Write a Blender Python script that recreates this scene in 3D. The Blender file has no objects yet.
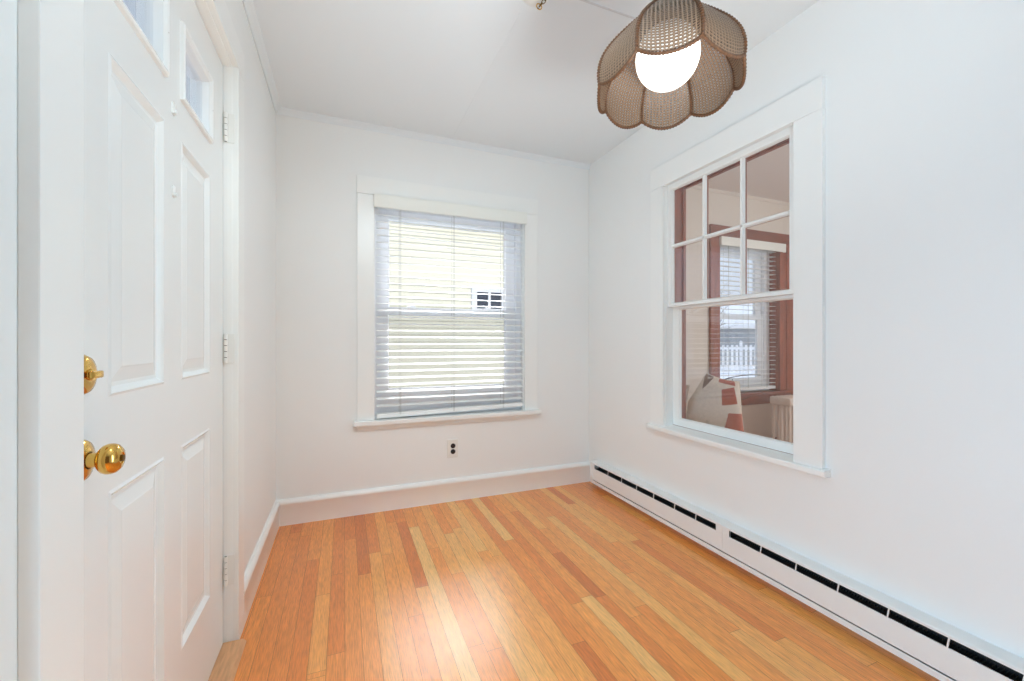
import bpy, bmesh, math, random
from mathutils import Vector, Matrix

S = bpy.context.scene
C = S.collection
PI = math.pi

# ------------------------------------------------------------------ camera
cam_d = bpy.data.cameras.new('camera')
cam_d.sensor_width = 36.0
cam_d.lens = 36.0 * 418.0 / 1024.0
cam_d.shift_y = 1.5 / 1024.0
cam_d.clip_start = 0.02
cam = bpy.data.objects.new('camera', cam_d)
C.objects.link(cam)
cam.location = (0, 0, 1.075)
cam.rotation_euler = (PI / 2, 0, -math.atan2(168, 418))
S.camera = cam

# ------------------------------------------------------------------ colour management
S.view_settings.view_transform = 'Standard'
S.view_settings.look = 'None'
S.view_settings.gamma = 1.0
S.view_settings.use_curve_mapping = False
S.view_settings.exposure = 0.0
S.cycles.use_denoising = True
S.cycles.max_bounces = 12
S.cycles.diffuse_bounces = 6
S.cycles.transparent_max_bounces = 24
S.cycles.sample_clamp_indirect = 6.0
S.cycles.caustics_reflective = False
S.cycles.caustics_refractive = False

# ------------------------------------------------------------------ sky, sun, added fills
w = bpy.data.worlds.new('sky'); S.world = w; w.use_nodes = True
nt = w.node_tree; nt.nodes.clear()
wo = nt.nodes.new('ShaderNodeOutputWorld'); bg = nt.nodes.new('ShaderNodeBackground')
tcw = nt.nodes.new('ShaderNodeTexCoord'); sep = nt.nodes.new('ShaderNodeSeparateXYZ'); rmp = nt.nodes.new('ShaderNodeValToRGB')
rmp.color_ramp.elements[0].position = 0.0; rmp.color_ramp.elements[0].color = (0.80, 0.87, 0.97, 1)
rmp.color_ramp.elements[1].position = 0.6; rmp.color_ramp.elements[1].color = (0.46, 0.67, 0.98, 1)
nt.links.new(tcw.outputs['Generated'], sep.inputs[0]); nt.links.new(sep.outputs['Z'], rmp.inputs['Fac'])
nt.links.new(rmp.outputs[0], bg.inputs['Color']); bg.inputs['Strength'].default_value = 1.0
nt.links.new(bg.outputs[0], wo.inputs[0])

def light(name, typ, energy, color, loc, rot=(0, 0, 0), **kw):
    d = bpy.data.lights.new(name, typ); d.energy = energy; d.color = color
    for k, v in kw.items(): setattr(d, k, v)
    o = bpy.data.objects.new(name, d); o.location = loc; o.rotation_euler = rot; C.objects.link(o); return o

def aim(d):                                    # rotation whose -Z points along d
    return Vector(d).to_track_quat('-Z', 'Y').to_euler()

light('sun', 'SUN', 2.7, (1, 0.93, 0.82), (0, -5, 10), aim((-0.35, 0.72, -0.62)), angle=0.03)
# added fill behind the camera, turned up to brighten the ceiling
light('ceiling_fill', 'AREA', 9.5, (0.84, 0.95, 1.0), (0.60, -0.15, 0.80), aim((0.0, 0.75, 1)), shape='DISK', size=0.5, spread=1.6)
# added cool fill against the solid left wall, brightening the right wall
light('left_fill', 'AREA', 32, (0.46, 0.74, 1.0), (-0.362, -0.25, 0.56), aim((1, 0.0, 0.0)), shape='RECTANGLE', size=1.6, size_y=1.0)
# added cool fill at the right, out of view, brightening the door
light('right_fill', 'AREA', 6, (0.55, 0.82, 1.0), (1.745, 0.25, 1.10), aim((-1, 0.12, 0)), shape='RECTANGLE', size=0.5, size_y=1.5, spread=1.5)
# added fill above the frame, no fitting, turned down towards the back wall
light('back_wall_fill', 'AREA', 5.2, (0.8, 0.94, 1.0), (0.25, 0.78, 2.25), aim((0.22, 1, -1.15)), shape='DISK', size=0.3, spread=1.8)
# added area lamp floating outside, aimed in through the near window as fill
light('window_fill', 'AREA', 27, (0.95, 0.96, 1.0), (1.55, 5.7, 3.35), aim((-0.85, -2.85, -2.0)), shape='RECTANGLE', size=2.2, size_y=0.8, spread=0.75)
# added fill before the living room's blank right wall, lighting that room
light('living_room_fill', 'AREA', 46, (0.84, 0.94, 1.0), (4.75, 0.2, 1.5), aim((-1, 0.35, 0)), shape='RECTANGLE', size=1.6, size_y=1.4)

# ------------------------------------------------------------------ materials
def srgb(r, g, b):
    f = lambda v: (v / 255) / 12.92 if v / 255 <= 0.04045 else ((v / 255 + 0.055) / 1.055) ** 2.4
    return (f(r), f(g), f(b), 1)

def mat(name, col, rough=0.5, metal=0.0, spec=0.5, var=0.0, scale=8, bump=0.0, bscale=60, stretch=(1, 1, 1), emit=None, estr=0, coat=0, trans=0):
    m = bpy.data.materials.new(name); m.use_nodes = True
    n = m.node_tree.nodes; l = m.node_tree.links; b = n['Principled BSDF']
    b.inputs['Base Color'].default_value = col; b.inputs['Roughness'].default_value = rough
    b.inputs['Metallic'].default_value = metal; b.inputs['Specular IOR Level'].default_value = spec
    b.inputs['Coat Weight'].default_value = coat
    if emit: b.inputs['Emission Color'].default_value = emit; b.inputs['Emission Strength'].default_value = estr
    if trans:                                   # thin plastic that lets some light through
        tl = n.new('ShaderNodeBsdfTranslucent'); tl.inputs['Color'].default_value = col; ms = n.new('ShaderNodeMixShader'); ms.inputs[0].default_value = trans
        l.new(b.outputs[0], ms.inputs[1]); l.new(tl.outputs[0], ms.inputs[2]); l.new(ms.outputs[0], n['Material Output'].inputs[0])
    tc = n.new('ShaderNodeTexCoord'); mp = n.new('ShaderNodeMapping'); mp.inputs['Scale'].default_value = stretch
    l.new(tc.outputs['Object'], mp.inputs[0])
    if var:
        t = n.new('ShaderNodeTexNoise'); t.inputs['Scale'].default_value = scale; t.inputs['Detail'].default_value = 5
        l.new(mp.outputs[0], t.inputs['Vector'])
        mx = n.new('ShaderNodeMix'); mx.data_type = 'RGBA'; mx.blend_type = 'MULTIPLY'
        mx.inputs[0].default_value = 1.0; mx.inputs[6].default_value = col
        r = n.new('ShaderNodeMapRange'); r.inputs[1].default_value = 0.3; r.inputs[2].default_value = 0.7
        r.inputs[3].default_value = 1 - var; r.inputs[4].default_value = 1.0
        l.new(t.outputs[0], r.inputs[0]); l.new(r.outputs[0], mx.inputs[7]); l.new(mx.outputs[2], b.inputs['Base Color'])
    if bump:
        t2 = n.new('ShaderNodeTexNoise'); t2.inputs['Scale'].default_value = bscale; t2.inputs['Detail'].default_value = 3
        l.new(mp.outputs[0], t2.inputs['Vector'])
        bp = n.new('ShaderNodeBump'); bp.inputs['Strength'].default_value = bump; bp.inputs['Distance'].default_value = 0.002
        l.new(t2.outputs[0], bp.inputs['Height']); l.new(bp.outputs[0], b.inputs['Normal'])
    return m

M = {}
M['wall'] = mat('wall_paint', srgb(241, 241, 239), 0.5, spec=0.35, bump=0.06, bscale=90)
M['front_dark'] = mat('front_wall_dark', srgb(128, 102, 80), 0.6, var=0.2)  # for the unseen front wall, kept dark to cut its bounce
M['seamline'] = mat('joint_filler_grey', srgb(212, 213, 214), 0.8)
M['absorber'] = mat('dark_grey_absorber', srgb(84, 90, 98), 0.7)  # for the added outer layer, dark so it bounces little light
M['ceil'] = mat('ceiling_paint', srgb(229, 233, 235), 0.7, spec=0.2, bump=0.05, bscale=60)
M['trim'] = mat('trim_gloss_white', srgb(244, 244, 241), 0.28, spec=0.5, bump=0.03, bscale=25)
M['door'] = mat('door_satin_white', srgb(240, 241, 239), 0.26, spec=0.5, bump=0.04, bscale=18)
M['casing_edge'] = M['trim']
M['vinyl'] = mat('white_vinyl', srgb(246, 246, 249), 0.35)
M['slat'] = mat('slat_white', srgb(247, 247, 245), 0.4)
M['valance'] = mat('valance_offwhite', srgb(240, 240, 233), 0.45)
M['cord'] = mat('cord_grey', srgb(190, 188, 180), 0.8)
M['plate'] = mat('outlet_plate', srgb(236, 234, 228), 0.35)
M['socket'] = mat('socket_dark_brown', srgb(40, 24, 20), 0.35, bump=0.2, bscale=300)
M['heater'] = mat('heater_enamel', srgb(238, 238, 236), 0.35, bump=0.03, bscale=30)
M['dark'] = mat('dark_metal', srgb(42, 42, 44), 0.55, 0.3)
M['fin'] = mat('fin_aluminium', srgb(120, 118, 114), 0.4, 0.8)
M['copper'] = mat('copper_pipe', srgb(96, 66, 46), 0.5, 0.6)
M['brass'] = mat('polished_brass', srgb(225, 182, 96), 0.12, 1.0)
M['brass_dark'] = mat('aged_brass', srgb(120, 92, 40), 0.35, 1.0)
M['hinge'] = mat('painted_hinge', srgb(240, 239, 234), 0.35)
M['hinge_gap'] = mat('hinge_gap', srgb(120, 114, 104), 0.7)
M['threshold'] = mat('threshold_oak', srgb(232, 176, 128), 0.45, var=0.22, scale=14, stretch=(9, 1, 9))
M['cherry'] = mat('stained_trim_wood', srgb(166, 88, 62), 0.4, var=0.4, scale=6, stretch=(6, 6, 1))
M['cherry_h'] = mat('stained_trim_wood_flat', srgb(150, 84, 66), 0.4, var=0.4, scale=6, stretch=(1, 6, 6))
M['beige'] = mat('living_wall_paint', srgb(226, 216, 205), 0.6, bump=0.05)
M['lceil'] = mat('living_ceiling_paint', srgb(236, 228, 224), 0.7)
M['cream'] = mat('cream_linen', srgb(226, 212, 196), 0.9, var=0.12, scale=60, bump=0.4, bscale=250)
M['rust'] = mat('rust_linen', srgb(182, 96, 72), 0.9, var=0.2, scale=60, bump=0.4, bscale=250)
M['brownfab'] = mat('taupe_linen', srgb(140, 112, 92), 0.9, var=0.2, scale=60)
M['sofa'] = mat('sofa_linen', srgb(214, 202, 190), 0.9, var=0.1, scale=50, bump=0.3, bscale=200)
M['rad'] = mat('radiator_paint', srgb(240, 226, 214), 0.35, var=0.12, scale=9)
M['twig'] = mat('dry_twig', srgb(70, 56, 50), 0.8)
M['pot'] = mat('stoneware', srgb(190, 176, 160), 0.5, var=0.15)
M['darkwood'] = mat('side_table_wood', srgb(110, 74, 52), 0.4, var=0.3, scale=8, stretch=(1, 8, 8))
M['yellow'] = mat('yellow_siding', srgb(244, 240, 220), 0.6, var=0.04)
M['tan'] = mat('tan_siding', srgb(176, 164, 138), 0.6, var=0.06)
M['greysid'] = mat('grey_siding', srgb(176, 178, 180), 0.6, var=0.06)
M['white_ext'] = mat('exterior_white', srgb(244, 244, 246), 0.5)
M['extglass'] = mat('dark_house_glass', srgb(70, 76, 88), 0.08)
M['shingle'] = mat('grey_shingles', srgb(120, 122, 128), 0.9, var=0.3, scale=20)
M['snow'] = mat('snow', srgb(244, 246, 250), 0.8, var=0.04, scale=2, bump=0.3, bscale=3)
M['bark'] = mat('bark_grey', srgb(128, 118, 112), 0.9, var=0.3, scale=20)
M['porch'] = mat('porch_paint', srgb(225, 228, 232), 0.6)
M['rim'] = mat('rattan_binding', srgb(108, 68, 36), 0.6, var=0.6, scale=150, bump=0.8, bscale=220)
M['hook'] = mat('white_plastic_hook', srgb(238, 240, 238), 0.3)

def glow_mat():
    m = mat('lit_opal_glass', srgb(255, 252, 246), 0.15, emit=(1.0, 0.97, 0.92, 1), estr=1.5); return m
M['globe'] = glow_mat()

def glass_mat(name, f0, tint=(1, 1, 1, 1)):
    """thin pane: transparent with a Schlick mirror term, the same from both sides"""
    m = bpy.data.materials.new(name); m.use_nodes = True; n = m.node_tree.nodes; l = m.node_tree.links; n.clear()
    o = n.new('ShaderNodeOutputMaterial'); mx = n.new('ShaderNodeMixShader'); t = n.new('ShaderNodeBsdfTransparent'); g = n.new('ShaderNodeBsdfGlossy')
    lw = n.new('ShaderNodeLayerWeight'); lw.inputs['Blend'].default_value = 0.5; g.inputs['Roughness'].default_value = 0.0
    p = n.new('ShaderNodeMath'); p.operation = 'POWER'; p.inputs[1].default_value = 5.0
    k = n.new('ShaderNodeMath'); k.operation = 'MULTIPLY_ADD'; k.inputs[1].default_value = 1 - f0; k.inputs[2].default_value = f0
    t.inputs['Color'].default_value = tint
    l.new(lw.outputs['Facing'], p.inputs[0]); l.new(p.outputs[0], k.inputs[0])
    l.new(k.outputs[0], mx.inputs[0]); l.new(t.outputs[0], mx.inputs[1]); l.new(g.outputs[0], mx.inputs[2]); l.new(mx.outputs[0], o.inputs[0])
    return m
M['glass'] = glass_mat('clear_glass', 0.03)
M['glass2'] = glass_mat('interior_glass', 0.08)

def screen_mat():
    m = bpy.data.materials.new('insect_screen'); m.use_nodes = True; n = m.node_tree.nodes; l = m.node_tree.links; n.clear()
    o = n.new('ShaderNodeOutputMaterial'); mx = n.new('ShaderNodeMixShader'); t = n.new('ShaderNodeBsdfTransparent'); d = n.new('ShaderNodeBsdfDiffuse')
    d.inputs['Color'].default_value = srgb(128, 122, 108); mx.inputs[0].default_value = 0.15
    l.new(t.outputs[0], mx.inputs[1]); l.new(d.outputs[0], mx.inputs[2]); l.new(mx.outputs[0], o.inputs[0]); return m
M['screen'] = screen_mat()

def weave_mat():
    m = bpy.data.materials.new('open_rattan_weave'); m.use_nodes = True; n = m.node_tree.nodes; l = m.node_tree.links
    b = n['Principled BSDF']; o = n['Material Output']
    uv = n.new('ShaderNodeUVMap'); uv.uv_map = 'uv'
    sp = n.new('ShaderNodeSeparateXYZ'); l.new(uv.outputs[0], sp.inputs[0])
    def math_(op, a, b_=None):
        k = n.new('ShaderNodeMath'); k.operation = op
        for i, v in enumerate((a, b_)):
            if v is None: continue
            if isinstance(v, (int, float)): k.inputs[i].default_value = v
            else: l.new(v, k.inputs[i])
        return k.outputs[0]
    nz = n.new('ShaderNodeTexNoise'); nz.inputs['Scale'].default_value = 40; l.new(uv.outputs[0], nz.inputs['Vector'])
    jit = math_('MULTIPLY', math_('SUBTRACT', nz.outputs[0], 0.5), 0.5)
    def tri(sock, pitch):
        f = math_('FRACT', math_('ADD', math_('DIVIDE', sock, pitch), jit)); return math_('ABSOLUTE', math_('SUBTRACT', f, 0.5))
    u = tri(sp.outputs[0], 0.0098); v = tri(sp.outputs[1], 0.0082)
    hole = math_('MULTIPLY', math_('MULTIPLY', math_('LESS_THAN', u, 0.27), math_('LESS_THAN', v, 0.26)), 0.72)
    thick = math_('MAXIMUM', u, v)
    cr = n.new('ShaderNodeValToRGB'); cr.color_ramp.elements[0].color = srgb(50, 34, 24); cr.color_ramp.elements[1].color = srgb(152, 122, 96)
    cr.color_ramp.elements[0].position = 0.2; cr.color_ramp.elements[1].position = 0.5
    l.new(thick, cr.inputs[0]); l.new(cr.outputs[0], b.inputs['Base Color']); b.inputs['Roughness'].default_value = 0.55
    bp = n.new('ShaderNodeBump'); bp.inputs['Strength'].default_value = 0.6; bp.inputs['Distance'].default_value = 0.002
    l.new(thick, bp.inputs['Height']); l.new(bp.outputs[0], b.inputs['Normal'])
    t = n.new('ShaderNodeBsdfTransparent'); mx = n.new('ShaderNodeMixShader')
    l.new(hole, mx.inputs[0]); l.new(b.outputs[0], mx.inputs[1]); l.new(t.outputs[0], mx.inputs[2]); l.new(mx.outputs[0], o.inputs[0])
    return m
M['weave'] = weave_mat()

def floor_mat():
    m = bpy.data.materials.new('oak_strip_floor'); m.use_nodes = True; n = m.node_tree.nodes; l = m.node_tree.links; b = n['Principled BSDF']
    at = n.new('ShaderNodeAttribute'); at.attribute_name = 'board'
    sp = n.new('ShaderNodeSeparateColor'); l.new(at.outputs['Color'], sp.inputs[0])
    cr = n.new('ShaderNodeValToRGB'); e = cr.color_ramp.elements
    e[0].position = 0.0; e[0].color = srgb(196, 98, 34)
    e[1].position = 1.0; e[1].color = srgb(255, 200, 122)
    for p, c in ((0.3, (234, 131, 50)), (0.55, (251, 157, 69)), (0.78, (255, 178, 92))):
        k = e.new(p); k.color = srgb(*c)
    l.new(sp.outputs[0], cr.inputs[0])
    tc = n.new('ShaderNodeTexCoord'); mp = n.new('ShaderNodeMapping'); mp.inputs['Scale'].default_value = (34, 2.2, 1)
    cmb = n.new('ShaderNodeCombineXYZ'); l.new(sp.outputs[1], cmb.inputs[0]); l.new(sp.outputs[1], cmb.inputs[1])
    sc = n.new('ShaderNodeVectorMath'); sc.operation = 'SCALE'; sc.inputs['Scale'].default_value = 37.0; l.new(cmb.outputs[0], sc.inputs[0])
    ad = n.new('ShaderNodeVectorMath'); ad.operation = 'ADD'; l.new(tc.outputs['Object'], mp.inputs[0]); l.new(mp.outputs[0], ad.inputs[0]); l.new(sc.outputs[0], ad.inputs[1])
    g = n.new('ShaderNodeTexNoise'); g.inputs['Scale'].default_value = 2.2; g.inputs['Detail'].default_value = 6; g.inputs['Distortion'].default_value = 1.6
    l.new(ad.outputs[0], g.inputs['Vector'])
    g2 = n.new('ShaderNodeTexNoise'); g2.inputs['Scale'].default_value = 9; g2.inputs['Detail'].default_value = 4; l.new(ad.outputs[0], g2.inputs['Vector'])
    r = n.new('ShaderNodeMapRange'); r.inputs[1].default_value = 0.35; r.inputs[2].default_value = 0.7; r.inputs[3].default_value = 0.86; r.inputs[4].default_value = 1.06
    l.new(g.outputs[0], r.inputs[0])
    r2 = n.new('ShaderNodeMapRange'); r2.inputs[1].default_value = 0.3; r2.inputs[2].default_value = 0.6; r2.inputs[3].default_value = 0.76; r2.inputs[4].default_value = 1.05
    l.new(g2.outputs[0], r2.inputs[0])
    mu = n.new('ShaderNodeMath'); mu.operation = 'MULTIPLY'; l.new(r.outputs[0], mu.inputs[0]); l.new(r2.outputs[0], mu.inputs[1])
    mx = n.new('ShaderNodeMix'); mx.data_type = 'RGBA'; mx.blend_type = 'MULTIPLY'; mx.inputs[0].default_value = 1
    l.new(cr.outputs[0], mx.inputs[6]); l.new(mu.outputs[0], mx.inputs[7]); l.new(mx.outputs[2], b.inputs['Base Color'])
    b.inputs['Roughness'].default_value = 0.42; b.inputs['Specular IOR Level'].default_value = 0.4
    b.inputs['Coat Weight'].default_value = 1.0; b.inputs['Coat Roughness'].default_value = 0.27
    bp = n.new('ShaderNodeBump'); bp.inputs['Strength'].default_value = 0.06; bp.inputs['Distance'].default_value = 0.002
    l.new(g2.outputs[0], bp.inputs['Height']); l.new(bp.outputs[0], b.inputs['Normal'])
    return m
M['floor'] = floor_mat()
M['seam'] = mat('floor_seam_dark', srgb(112, 66, 34), 0.7)

# ------------------------------------------------------------------ mesh builder
class MB:
    def __init__(self): self.v = []; self.f = []; self.mi = []; self.m = 0
    def vert(self, p): self.v.append(tuple(p)); return len(self.v) - 1
    def face(self, ids): self.f.append(tuple(ids)); self.mi.append(self.m)
    def quad(self, *ps): self.face([self.vert(p) for p in ps])
    def box(self, x0, x1, y0, y1, z0, z1, bev=0.0, mtx=None):
        if x0 > x1: x0, x1 = x1, x0
        if y0 > y1: y0, y1 = y1, y0
        if z0 > z1: z0, z1 = z1, z0
        bm = bmesh.new(); bmesh.ops.create_cube(bm, size=1)
        for v in bm.verts: v.co = Vector(((x0 + x1) / 2 + v.co.x * (x1 - x0), (y0 + y1) / 2 + v.co.y * (y1 - y0), (z0 + z1) / 2 + v.co.z * (z1 - z0)))
        if bev: bmesh.ops.bevel(bm, geom=bm.edges[:], offset=bev, segments=2, profile=0.6, affect='EDGES')
        if mtx: bmesh.ops.transform(bm, matrix=mtx, verts=bm.verts[:])
        self.add(bm); return self
    def add(self, bm):
        bm.verts.index_update(); o = len(self.v)
        for v in bm.verts: self.v.append(tuple(v.co))
        for f in bm.faces: self.face([o + v.index for v in f.verts])
        bm.free()
    def tube(self, pts, r, seg=8, closed=False, cap=True):
        pts = [Vector(p) for p in pts]; n = len(pts); rings = []
        rr = r if isinstance(r, (list, tuple)) else [r] * n
        up = Vector((0, 0, 1))
        for i, p in enumerate(pts):
            a = pts[(i - 1) % n] if (closed or i > 0) else p; b = pts[(i + 1) % n] if (closed or i < n - 1) else p
            t = (b - a).normalized()
            if abs(t.dot(up)) > 0.95: up = Vector((1, 0, 0)) if abs(t.x) < 0.9 else Vector((0, 1, 0))
            s = t.cross(up).normalized(); q = s.cross(t).normalized(); up = q
            rings.append([self.vert(p + rr[i] * (math.cos(2 * PI * k / seg) * s + math.sin(2 * PI * k / seg) * q)) for k in range(seg)])
        for i in range(n if closed else n - 1):
            A, B = rings[i], rings[(i + 1) % n]
            for k in range(seg): self.face((A[k], A[(k + 1) % seg], B[(k + 1) % seg], B[k]))
        if cap and not closed: self.face(rings[0][::-1]); self.face(rings[-1])
        return self
    def lathe(self, prof, org=(0, 0, 0), axis='Z', seg=32):
        org = Vector(org); rings = []
        def P(r, h, a):
            c, s = r * math.cos(a), r * math.sin(a)
            return org + (Vector((c, s, h)) if axis == 'Z' else Vector((h, c, s)) if axis == 'X' else Vector((c, h, s)))
        for r, h in prof:
            rings.append([self.vert(P(0, h, 0))] if r < 1e-6 else [self.vert(P(r, h, 2 * PI * k / seg)) for k in range(seg)])
        for A, B in zip(rings, rings[1:]):
            for k in range(seg):
                j = (k + 1) % seg
                if len(A) == 1 and len(B) == 1: continue
                if len(A) == 1: self.face((A[0], B[j], B[k]))
                elif len(B) == 1: self.face((A[k], A[j], B[0]))
                else: self.face((A[k], A[j], B[j], B[k]))
        return self
    def loft(self, rects, plane='X', close=True):
        """rects (a0,a1,b0,b1,depth): nested rectangles; plane X: a=y b=z depth=x; plane Y: a=x b=z depth=y"""
        L = []
        for a0, a1, b0, b1, d in rects:
            q = [(a0, b0), (a1, b0), (a1, b1), (a0, b1)]
            L.append([self.vert((d, a, b) if plane == 'X' else (a, d, b)) for a, b in q])
        pairs = list(zip(L, L[1:])) + ([(L[-1], L[0])] if close else [])
        for A, B in pairs:
            for k in range(4): self.face((A[k], A[(k + 1) % 4], B[(k + 1) % 4], B[k]))
        return self
    def extrude(self, prof, a0, a1, axis='Y', cap=True):
        """closed 2D profile; axis Y: (x,z) along y; axis X: (y,z) along x; axis Z: (x,y) along z"""
        mk = {'Y': lambda p, t: (p[0], t, p[1]), 'X': lambda p, t: (t, p[0], p[1]), 'Z': lambda p, t: (p[0], p[1], t)}[axis]
        A = [self.vert(mk(p, a0)) for p in prof]; B = [self.vert(mk(p, a1)) for p in prof]; n = len(prof)
        for k in range(n): self.face((A[k], A[(k + 1) % n], B[(k + 1) % n], B[k]))
        if cap: self.face(A[::-1]); self.face(B)
        return self
    def build(self, name, m, parent=None, smooth=False, kind=None, origin=None, recalc=True):
        me = bpy.data.meshes.new(name); me.from_pydata(self.v, [], self.f)
        ms = m if isinstance(m, (list, tuple)) else [m]
        for x in ms: me.materials.append(x)
        for p, i in zip(me.polygons, self.mi): p.material_index = min(i, len(ms) - 1)
        if recalc:
            bm = bmesh.new(); bm.from_mesh(me); bmesh.ops.recalc_face_normals(bm, faces=bm.faces[:]); bm.to_mesh(me); bm.free()
        if smooth:
            for p in me.polygons: p.use_smooth = True
            try: me.set_sharp_from_angle(angle=math.radians(40))
            except Exception: pass
        o = bpy.data.objects.new(name, me); C.objects.link(o)
        if parent is not None:
            o.parent = parent
            # geometry is given in world coordinates: keep it there
            o.matrix_parent_inverse = Matrix.Translation(parent_world(parent)).inverted()
        if kind: o['kind'] = kind
        return o

def parent_world(o):                            # part meshes sit at the world origin, Empties at their thing's base
    return o.location.copy() if o.type == 'EMPTY' else Vector((0, 0, 0))

def empty(name, loc, label=None, cat=None, group=None, kind=None):
    o = bpy.data.objects.new(name, None); o.location = loc; o.empty_display_size = 0.05; C.objects.link(o)
    return tag(o, label, cat, group, kind)
def tag(o, label=None, cat=None, group=None, kind=None):
    if label: o['label'] = label
    if cat: o['category'] = cat
    if group: o['group'] = group
    if kind: o['kind'] = kind
    return o
def copy_tree(o, parent=None):
    c = o.copy(); C.objects.link(c)
    if parent is not None: c.parent = parent
    for ch in [k for k in bpy.data.objects if k.parent == o]: copy_tree(ch, c)
    return c

# ------------------------------------------------------------------ room constants
XL, XR, YB, YF, H = -0.37, 1.761, 2.785, -1.70, 2.44
XR2 = 1.885                                     # living-room face of the partition
LX1, LYF = 5.0, -1.5                            # living-room far side and front
rnd = random.Random(7)

def wall_with_hole(name, m, plane, d0, d1, a0, a1, z0, z1, holes):
    mb = MB()
    zs = sorted({z0, z1, *[h[2] for h in holes], *[h[3] for h in holes]}); as_ = sorted({a0, a1, *[h[0] for h in holes], *[h[1] for h in holes]})
    def inh(a, z): return any(h[0] <= a <= h[1] and h[2] <= z <= h[3] for h in holes)
    P = (lambda a, z, d: (d, a, z)) if plane == 'X' else (lambda a, z, d: (a, d, z))
    na, nz = len(as_) - 1, len(zs) - 1
    solid = [[not inh((as_[i] + as_[i + 1]) / 2, (zs[j] + zs[j + 1]) / 2) for j in range(nz)] for i in range(na)]
    g = lambda i, j: 0 <= i < na and 0 <= j < nz and solid[i][j]
    for i in range(na):
        for j in range(nz):
            if not solid[i][j]: continue
            A0, A1, Z0, Z1 = as_[i], as_[i + 1], zs[j], zs[j + 1]
            for d in (d0, d1): mb.quad(P(A0, Z0, d), P(A1, Z0, d), P(A1, Z1, d), P(A0, Z1, d))
            if not g(i - 1, j): mb.quad(P(A0, Z0, d0), P(A0, Z1, d0), P(A0, Z1, d1), P(A0, Z0, d1))
            if not g(i + 1, j): mb.quad(P(A1, Z0, d0), P(A1, Z1, d0), P(A1, Z1, d1), P(A1, Z0, d1))
            if not g(i, j - 1): mb.quad(P(A0, Z0, d0), P(A1, Z0, d0), P(A1, Z0, d1), P(A0, Z0, d1))
            if not g(i, j + 1): mb.quad(P(A0, Z1, d0), P(A1, Z1, d0), P(A1, Z1, d1), P(A0, Z1, d1))
    return merged(mb, name, m)
def merged(mb, name, m):
    o = mb.build(name, m, kind='structure')
    bm = bmesh.new(); bm.from_mesh(o.data); bmesh.ops.remove_doubles(bm, verts=bm.verts[:], dist=1e-5)
    bmesh.ops.recalc_face_normals(bm, faces=bm.faces[:]); bm.to_mesh(o.data); bm.free(); return o

# ------------------------------------------------------------------ floor: individual strip boards
def build_floor():
    mb = MB(); tones = []
    W = 0.0573; x = XL - 0.20; col = 0
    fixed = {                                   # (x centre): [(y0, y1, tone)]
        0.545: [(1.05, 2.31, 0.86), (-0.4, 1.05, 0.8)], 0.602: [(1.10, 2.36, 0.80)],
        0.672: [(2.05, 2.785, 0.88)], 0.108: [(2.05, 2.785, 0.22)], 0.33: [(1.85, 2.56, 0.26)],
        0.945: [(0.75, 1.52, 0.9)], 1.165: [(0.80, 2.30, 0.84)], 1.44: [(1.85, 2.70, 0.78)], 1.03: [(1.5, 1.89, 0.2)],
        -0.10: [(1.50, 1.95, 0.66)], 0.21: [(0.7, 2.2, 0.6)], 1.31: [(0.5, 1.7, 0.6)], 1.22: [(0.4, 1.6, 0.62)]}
    used = set()
    while x < XR + 0.15:
        xc = x + W / 2; segs = []
        key = None
        for k in fixed:
            if k not in used and abs(k - xc) <= W / 2 + 1e-6: key = k; used.add(k); break
        occ = sorted(fixed[key]) if key is not None else []
        y = YF - 0.05 - rnd.random() * 0.8
        stops = []
        base = 0.55 - (0.06 if xc < 0.15 else 0)
        while y < YB:
            nxt = [s for s in occ if s[0] > y + 1e-6]
            cur = [s for s in occ if s[0] <= y + 1e-6 < s[1] - 1e-6]
            if cur: segs.append((y, cur[0][1], cur[0][2])); y = cur[0][1]; continue
            ln = rnd.choice((0.5, 0.75, 0.9, 1.2, 1.6, 2.0, 2.4)) * (0.85 + rnd.random() * 0.3); e = min(y + ln, YB)
            if nxt: e = min(e, nxt[0][0])
            t = min(1, max(0, rnd.gauss(base, 0.12)))
            if rnd.random() < 0.03: t = rnd.uniform(0.72, 0.85)
            segs.append((y, e, t)); y = e
        for y0, y1, t in segs:
            if y1 < YF: continue
            y0 = max(y0, YF); g = 0.0005
            mb.m = 0; mb.quad((x + g, y0 + g, 0), (x + W - g, y0 + g, 0), (x + W - g, y1 - g, 0), (x + g, y1 - g, 0)); tones.append((t, rnd.random()))
        x += W
    n = len(tones)
    mb.m = 1; x1 = x
    mb.box(XL - 0.2, x1, YF, YB, -0.06, -0.0012)
    o = mb.build('floor', [M['floor'], M['seam']], kind='structure', recalc=False)
    at = o.data.color_attributes.new('board', 'FLOAT_COLOR', 'CORNER')
    i = 0
    for p in o.data.polygons:
        t = tones[p.index] if p.index < n else (0, 0)
        for li in p.loop_indices: at.data[li].color = (t[0], t[1], 0, 1)
    return o
build_floor()

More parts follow.
